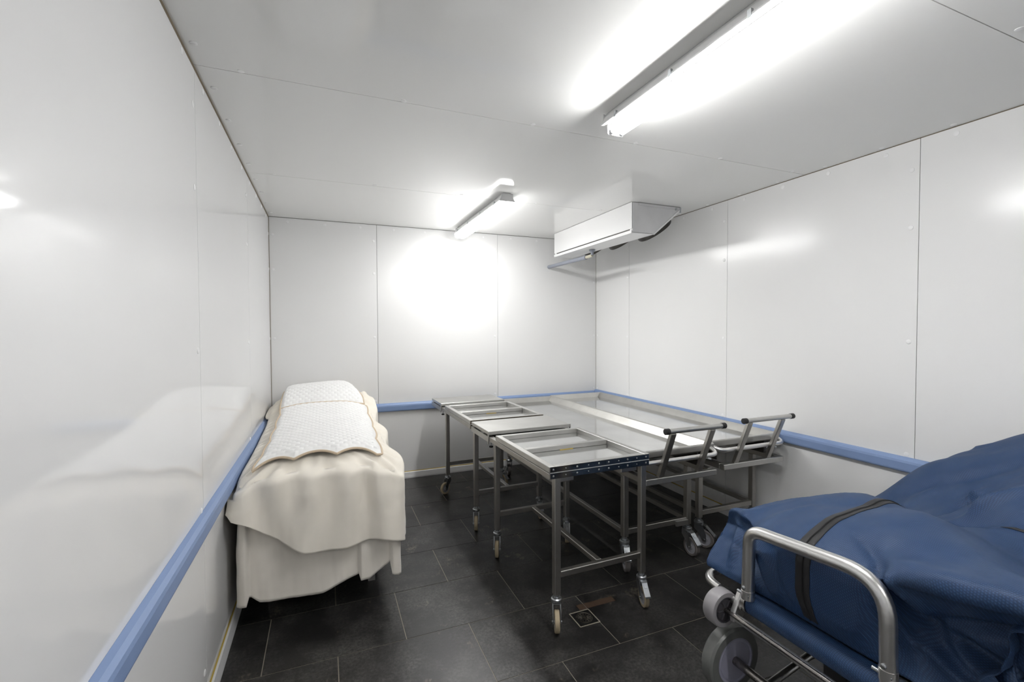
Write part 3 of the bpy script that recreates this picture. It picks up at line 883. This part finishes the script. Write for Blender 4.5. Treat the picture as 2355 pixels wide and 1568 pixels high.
for y in (1.34, .70):
    wheel('wheel', 2.62, y, .10, .10, .04, 'bigtyre', 'bigwheel')
    sw = wheel('load_wheel', 1.432, y + (.022 if y > 1 else -.022) - (.022 if y > 1 else -.022), .345, .070, .052, 'smalltyre', 'darkhub')
    for k_ in range(6):
        a_ = k_ * math.pi / 3
        MB().bar(L_((1.432 + .014 * math.cos(a_), y - .0255, .345 + .014 * math.sin(a_))), L_((1.432 + .040 * math.cos(a_), y - .0255, .345 + .040 * math.sin(a_))), .003, .006, up=(0, 1, 0)).build('spoke', M['darkhub'], sw)
gtube('load_axle', [(1.432, 1.37, .345), (1.432, .68, .345)], .008, 'axle')
gtube('axle', [(1.487, 1.36, .128), (1.487, .68, .128)], .0165, 'axle')
gtube('axle', [(2.62, 1.36, .10), (2.62, .68, .10)], .012, 'axle')
# undercarriage: crossing legs and dark deck
for y in (1.18, .86):
    gtube('scissor_leg', [(1.50, y, .128), (2.60, y, .375)], .015, 'alu')
    gtube('scissor_leg', [(2.62, y + .05, .10), (1.60, y + .05, .375)], .015, 'alu')
for x in (1.62, 2.58):
    gtube('deck_cross_tube', [(x, 1.475, .385), (x, .64, .385)], .014, 'alu')
MB().box(*sum([[a, b] for a, b in zip(L_((1.53, .70, .345)), L_((2.74, 1.41, .3695)))], [])).build('deck', M['black'], gu, bevel=.004)
MB().box(*sum([[a, b] for a, b in zip(L_((1.60, .97, .12)), L_((1.66, 1.05, .345)))], [])).build('folded_strut', M['black'], gu, bevel=.004)

# ================================================================== BODY BAG
def rbf(pts, q):
    A = np.array(pts); X = A[:, :2]; zc = A[:, 2]; m0 = zc.mean()
    def ph(r2): return np.where(r2 > 1e-12, r2 * np.log(np.maximum(r2, 1e-12)), 0)
    K = ph(((X[:, None] - X[None]) ** 2).sum(-1)) + np.eye(len(X)) * 1e-3
    Pm = np.c_[np.ones(len(X)), X]
    M_ = np.block([[K, Pm], [Pm.T, np.zeros((3, 3))]])
    sol = np.linalg.solve(M_, np.r_[zc, 0, 0, 0])
    r2 = ((q[:, None] - X[None]) ** 2).sum(-1)
    return ph(r2) @ sol[:len(X)] + np.c_[np.ones(len(q)), q] @ sol[len(X):]
CP = [(1.585, 1.43, .672), (1.70, 1.43, .660), (1.83, 1.40, .690), (1.99, 1.32, .708), (2.11, 1.22, .735), (2.05, 1.42, .62), (2.3, 1.43, .56),
      (1.50, 1.04, .715), (1.56, 1.045, .742), (1.63, 1.05, .766), (1.79, 1.06, .776), (2.0, 1.08, .776), (1.50, 1.25, .640), (1.50, 1.40, .600),
      (1.85, .87, .822), (1.80, .73, .796), (1.75, .61, .772), (1.53, .83, .715), (1.545, .68, .775), (1.56, .55, .805), (1.56, .45, .78), (1.75, .45, .72), (1.66, .72, .80), (1.66, .9, .79),
      (2.17, 1.0, .700), (2.17, .91, .725), (2.08, .80, .75), (2.0, .65, .72), (2.23, .885, .790), (2.30, .81, .870), (2.28, .62, .90), (2.15, .5, .80), (2.28, 1.15, .655), (2.35, 1.3, .60),
      (2.42, 1.10, .74), (2.40, .98, .77), (2.55, 1.235, .800), (2.58, 1.07, .878), (2.58, .93, .945), (2.72, .97, .985), (2.70, 1.2, .83), (2.55, 1.33, .70), (2.7, 1.38, .62), (2.55, .7, .99), (2.75, .7, 1.06), (2.6, .48, .98), (2.8, .45, 1.05)]
bx0, bx1, by0, by1 = 1.502, 2.80, .44, 1.452
na, nb = 190, 160
ZB = .4425
a_f = np.r_[np.linspace(-1, 0, 45, endpoint=False), np.linspace(0, 1, na - 85), np.linspace(1, 2, 41)[1:]]
b_f = np.r_[np.linspace(-1, 0, 30, endpoint=False), np.linspace(0, 1, nb - 60), np.linspace(1, 2, 31)[1:]]
AA, BB = np.meshgrid(a_f, b_f, indexing='ij')
tx = np.clip(AA, 0, 1); ty = np.clip(BB, 0, 1)
drop = np.clip(np.maximum(np.maximum(-AA, AA - 1), np.maximum(-BB, BB - 1)), 0, 1)
XX0 = bx0 + sm(1.12, 1.45, by0 + (by1 - by0) * ty) * np.interp(drop, [0, .3, .55, .85, 1], [.10, .135, .10, -.005, -.03])
XX = XX0 + (bx1 - XX0) * tx; YY = by0 + (by1 - by0) * ty
# the foot end tapers a little so that the far corner stands out as a tip
ZT = rbf(CP, np.stack([XX.ravel(), YY.ravel()], -1)).reshape(XX.shape)
base = np.where(XX > bx1 - .001, .46, ZB)
ZZ = ZT * (1 - drop) + base * drop
bul = np.sin(np.pi * np.clip(drop * .95, 0, 1)) * (.030 - .11 * (1 - sm(.72, .90, YY)))
XX = XX - bul * (AA < 0) + 0 * XX; YY = YY + bul * .8 * (BB > 1) - bul * 1.6 * (BB < 0)
XX = XX + (drop ** 2) * .012 * (AA < 0)
Pb = np.stack([XX, YY, ZZ], -1)
for _ in range(3):
    Qb = Pb.copy()
    Qb[1:-1, 1:-1] = .5 * Pb[1:-1, 1:-1] + .125 * (Pb[2:, 1:-1] + Pb[:-2, 1:-1] + Pb[1:-1, 2:] + Pb[1:-1, :-2])
    Pb = Qb
def normals(P):
    du = np.gradient(P, axis=0); dv = np.gradient(P, axis=1)
    n = np.cross(du, dv); n /= np.maximum(np.linalg.norm(n, axis=-1, keepdims=True), 1e-9)
    n[n[..., 2] < -0.2] *= -1
    return n
def seg_dist(P, a, b):
    a = np.array(a); b = np.array(b); ab = b - a
    t = np.clip(((P - a) @ ab) / (ab @ ab), 0, 1)
    return np.linalg.norm(P - (a + t[..., None] * ab), axis=-1), t
nb_ = normals(Pb)
cen_b = Pb.reshape(-1, 3).mean(0)
flip = ((Pb - cen_b) * nb_).sum(-1) < 0
nb_[flip] *= -1
folds = [  # start, end, depth (negative = groove), width
    ((1.53, .845, .715), (1.53, .70, .55), -.030, .016), ((1.52, .80, .70), (1.54, .64, .54), .020, .014),
    ((1.55, .72, .60), (1.55, .46, .54), -.034, .018), ((1.55, .72, .62), (1.56, .46, .72), -.026, .016), ((1.53, .76, .54), (1.54, .56, .46), .020, .018),
    ((1.53, .84, .66), (1.52, .74, .47), .016, .016), ((1.54, .84, .725), (1.55, .45, .80), .022, .022),
    ((1.55, 1.34, .64), (1.50, 1.20, .47), -.024, .018), ((1.52, 1.27, .66), (1.50, 1.15, .50), .014, .020), ((1.50, 1.17, .64), (1.49, 1.12, .50), -.010, .018),
    ((1.60, 1.40, .62), (1.52, 1.36, .48), .022, .018), ((1.52, 1.30, .66), (1.75, 1.20, .74), .007, .018), ((1.60, 1.38, .67), (1.95, 1.25, .72), .010, .020),
    ((1.60, .95, .78), (1.54, .82, .71), -.014, .018), ((1.66, .93, .80), (1.58, .70, .78), .006, .02), ((2.12, 1.16, .71), (2.16, .80, .76), -.022, .030),
    ((2.16, .98, .72), (2.34, .74, .89), .030, .020), ((2.20, 1.10, .68), (2.46, .92, .80), -.024, .02), ((2.42, 1.28, .68), (2.52, .86, .93), .014, .03),
    ((2.64, 1.2, .83), (2.62, .75, .99), -.018, .02), ((2.70, 1.1, .90), (2.68, .7, 1.03), .014, .018), ((2.33, 1.22, .64), (2.55, 1.05, .85), -.008, .025), ((1.75, 1.22, .74), (1.95, .95, .80), -.005, .04)]
disp = np.zeros(Pb.shape[:2])
for a, b, dp, wd in folds:
    fx = 1.0 if max(a[0], b[0]) > 1.57 else 0.25      # creases on the end face run in its own plane
    sc_ = np.array([fx, 1, 1])
    d, t = seg_dist(Pb * sc_, np.array(a) * sc_, np.array(b) * sc_)
    disp += dp * (1.7 if fx < 1 else 1.25) * np.exp(-(d / wd) ** 2) * (.55 + .45 * np.sin(np.pi * np.clip(t, .05, .95)))
disp += .0035 * wob(Pb[..., 0] * 22, Pb[..., 1] * 26 + Pb[..., 2] * 15, 31) + .002 * wob(Pb[..., 0] * 60, Pb[..., 1] * 50 + Pb[..., 2] * 60, 12)
edge = np.clip((1 - drop) * 5, 0, 1)
Pb = Pb + nb_ * (disp * edge)[..., None]
Pb[..., 2] = np.maximum(Pb[..., 2], .4385)
# keep clear of hoop and wall
Pb[..., 0] = np.minimum(Pb[..., 0], XR - .045)
Pb[..., 0] = np.maximum(Pb[..., 0], 1.4835)
ob = np.array([1.49, 1.05, ZB])
mb = MB(); mb.grid(Pb - ob)
bag = mb.build('body_bag', M['nylon'], None, smooth=True)
_a = bag.data.attributes.get('sharp_edge')
if _a: bag.data.attributes.remove(_a)
bag.location = tuple(ob)
bag.modifiers.new('thickness', 'SOLIDIFY').thickness = .002
tag(bag, 'dark blue woven nylon body bag with a black zip, heaped on the low stretcher', 'body bag')
# zip strip following the bag down the end face and along the top
nb_ = normals(Pb); flip = ((Pb - cen_b) * nb_).sum(-1) < 0; nb_[flip] *= -1
def strip(name, path, halfw, lift, mat, n=90):
    path = np.array(path, float)      # (a, b) parameter pairs
    d = np.r_[0, np.cumsum(np.hypot(*np.diff(path, axis=0).T))]
    s = np.linspace(0, d[-1], n)
    ia = np.interp(np.interp(s, d, path[:, 0]), a_f, np.arange(len(a_f)))
    ib = np.interp(np.interp(s, d, path[:, 1]), b_f, np.arange(len(b_f)))
    def samp(F, i, j):
        i0 = np.clip(i.astype(int), 0, F.shape[0] - 2); j0 = np.clip(j.astype(int), 0, F.shape[1] - 2)
        fi = (i - i0)[:, None]; fj = (j - j0)[:, None]
        return F[i0, j0] * (1 - fi) * (1 - fj) + F[i0 + 1, j0] * fi * (1 - fj) + F[i0, j0 + 1] * (1 - fi) * fj + F[i0 + 1, j0 + 1] * fi * fj
    c = samp(Pb, ia, ib)
    nn = samp(nb_, ia, ib); nn /= np.linalg.norm(nn, axis=1)[:, None]
    T = np.gradient(c, axis=0); T /= np.linalg.norm(T, axis=1)[:, None]
    sd_ = np.cross(T, nn)
    rows = []
    for q in np.linspace(-1, 1, 7):
        # follow the bag sideways so that the tape hugs it
        jj = ib + q * halfw / ((by1 - by0)) * (len(b_f) - 60)
        p = samp(Pb, ia, np.clip(jj, 0, len(b_f) - 1.01))
        rows.append(p + nn * lift)
    R = np.array(rows) - ob
    mb = MB(); mb.grid(R)
    o = mb.build(name, M[mat], bag, smooth=True)
    o.modifiers.new('thickness', 'SOLIDIFY').thickness = .0016
    return R, o
bq = (1.045 - by0) / (by1 - by0)
zpath = [(-.93, bq - .02), (-.6, bq), (0, bq), (.1, bq + .005), (.30, bq + .018), (.42, bq + .03), (.47, bq + .035)]
R, zo = strip('zip', zpath, .0245, .0022, 'zip')
mid = R[3]
MB().tube([tuple(p) for p in mid + np.array([-.0015, 0, .0015])], .0035, 6).build('zip_teeth', M['black'], zo, smooth=True)
R2, z2 = strip('carry_strap', [(.45, .12), (.46, .22), (.48, .34)], .02, .003, 'zip', 40)
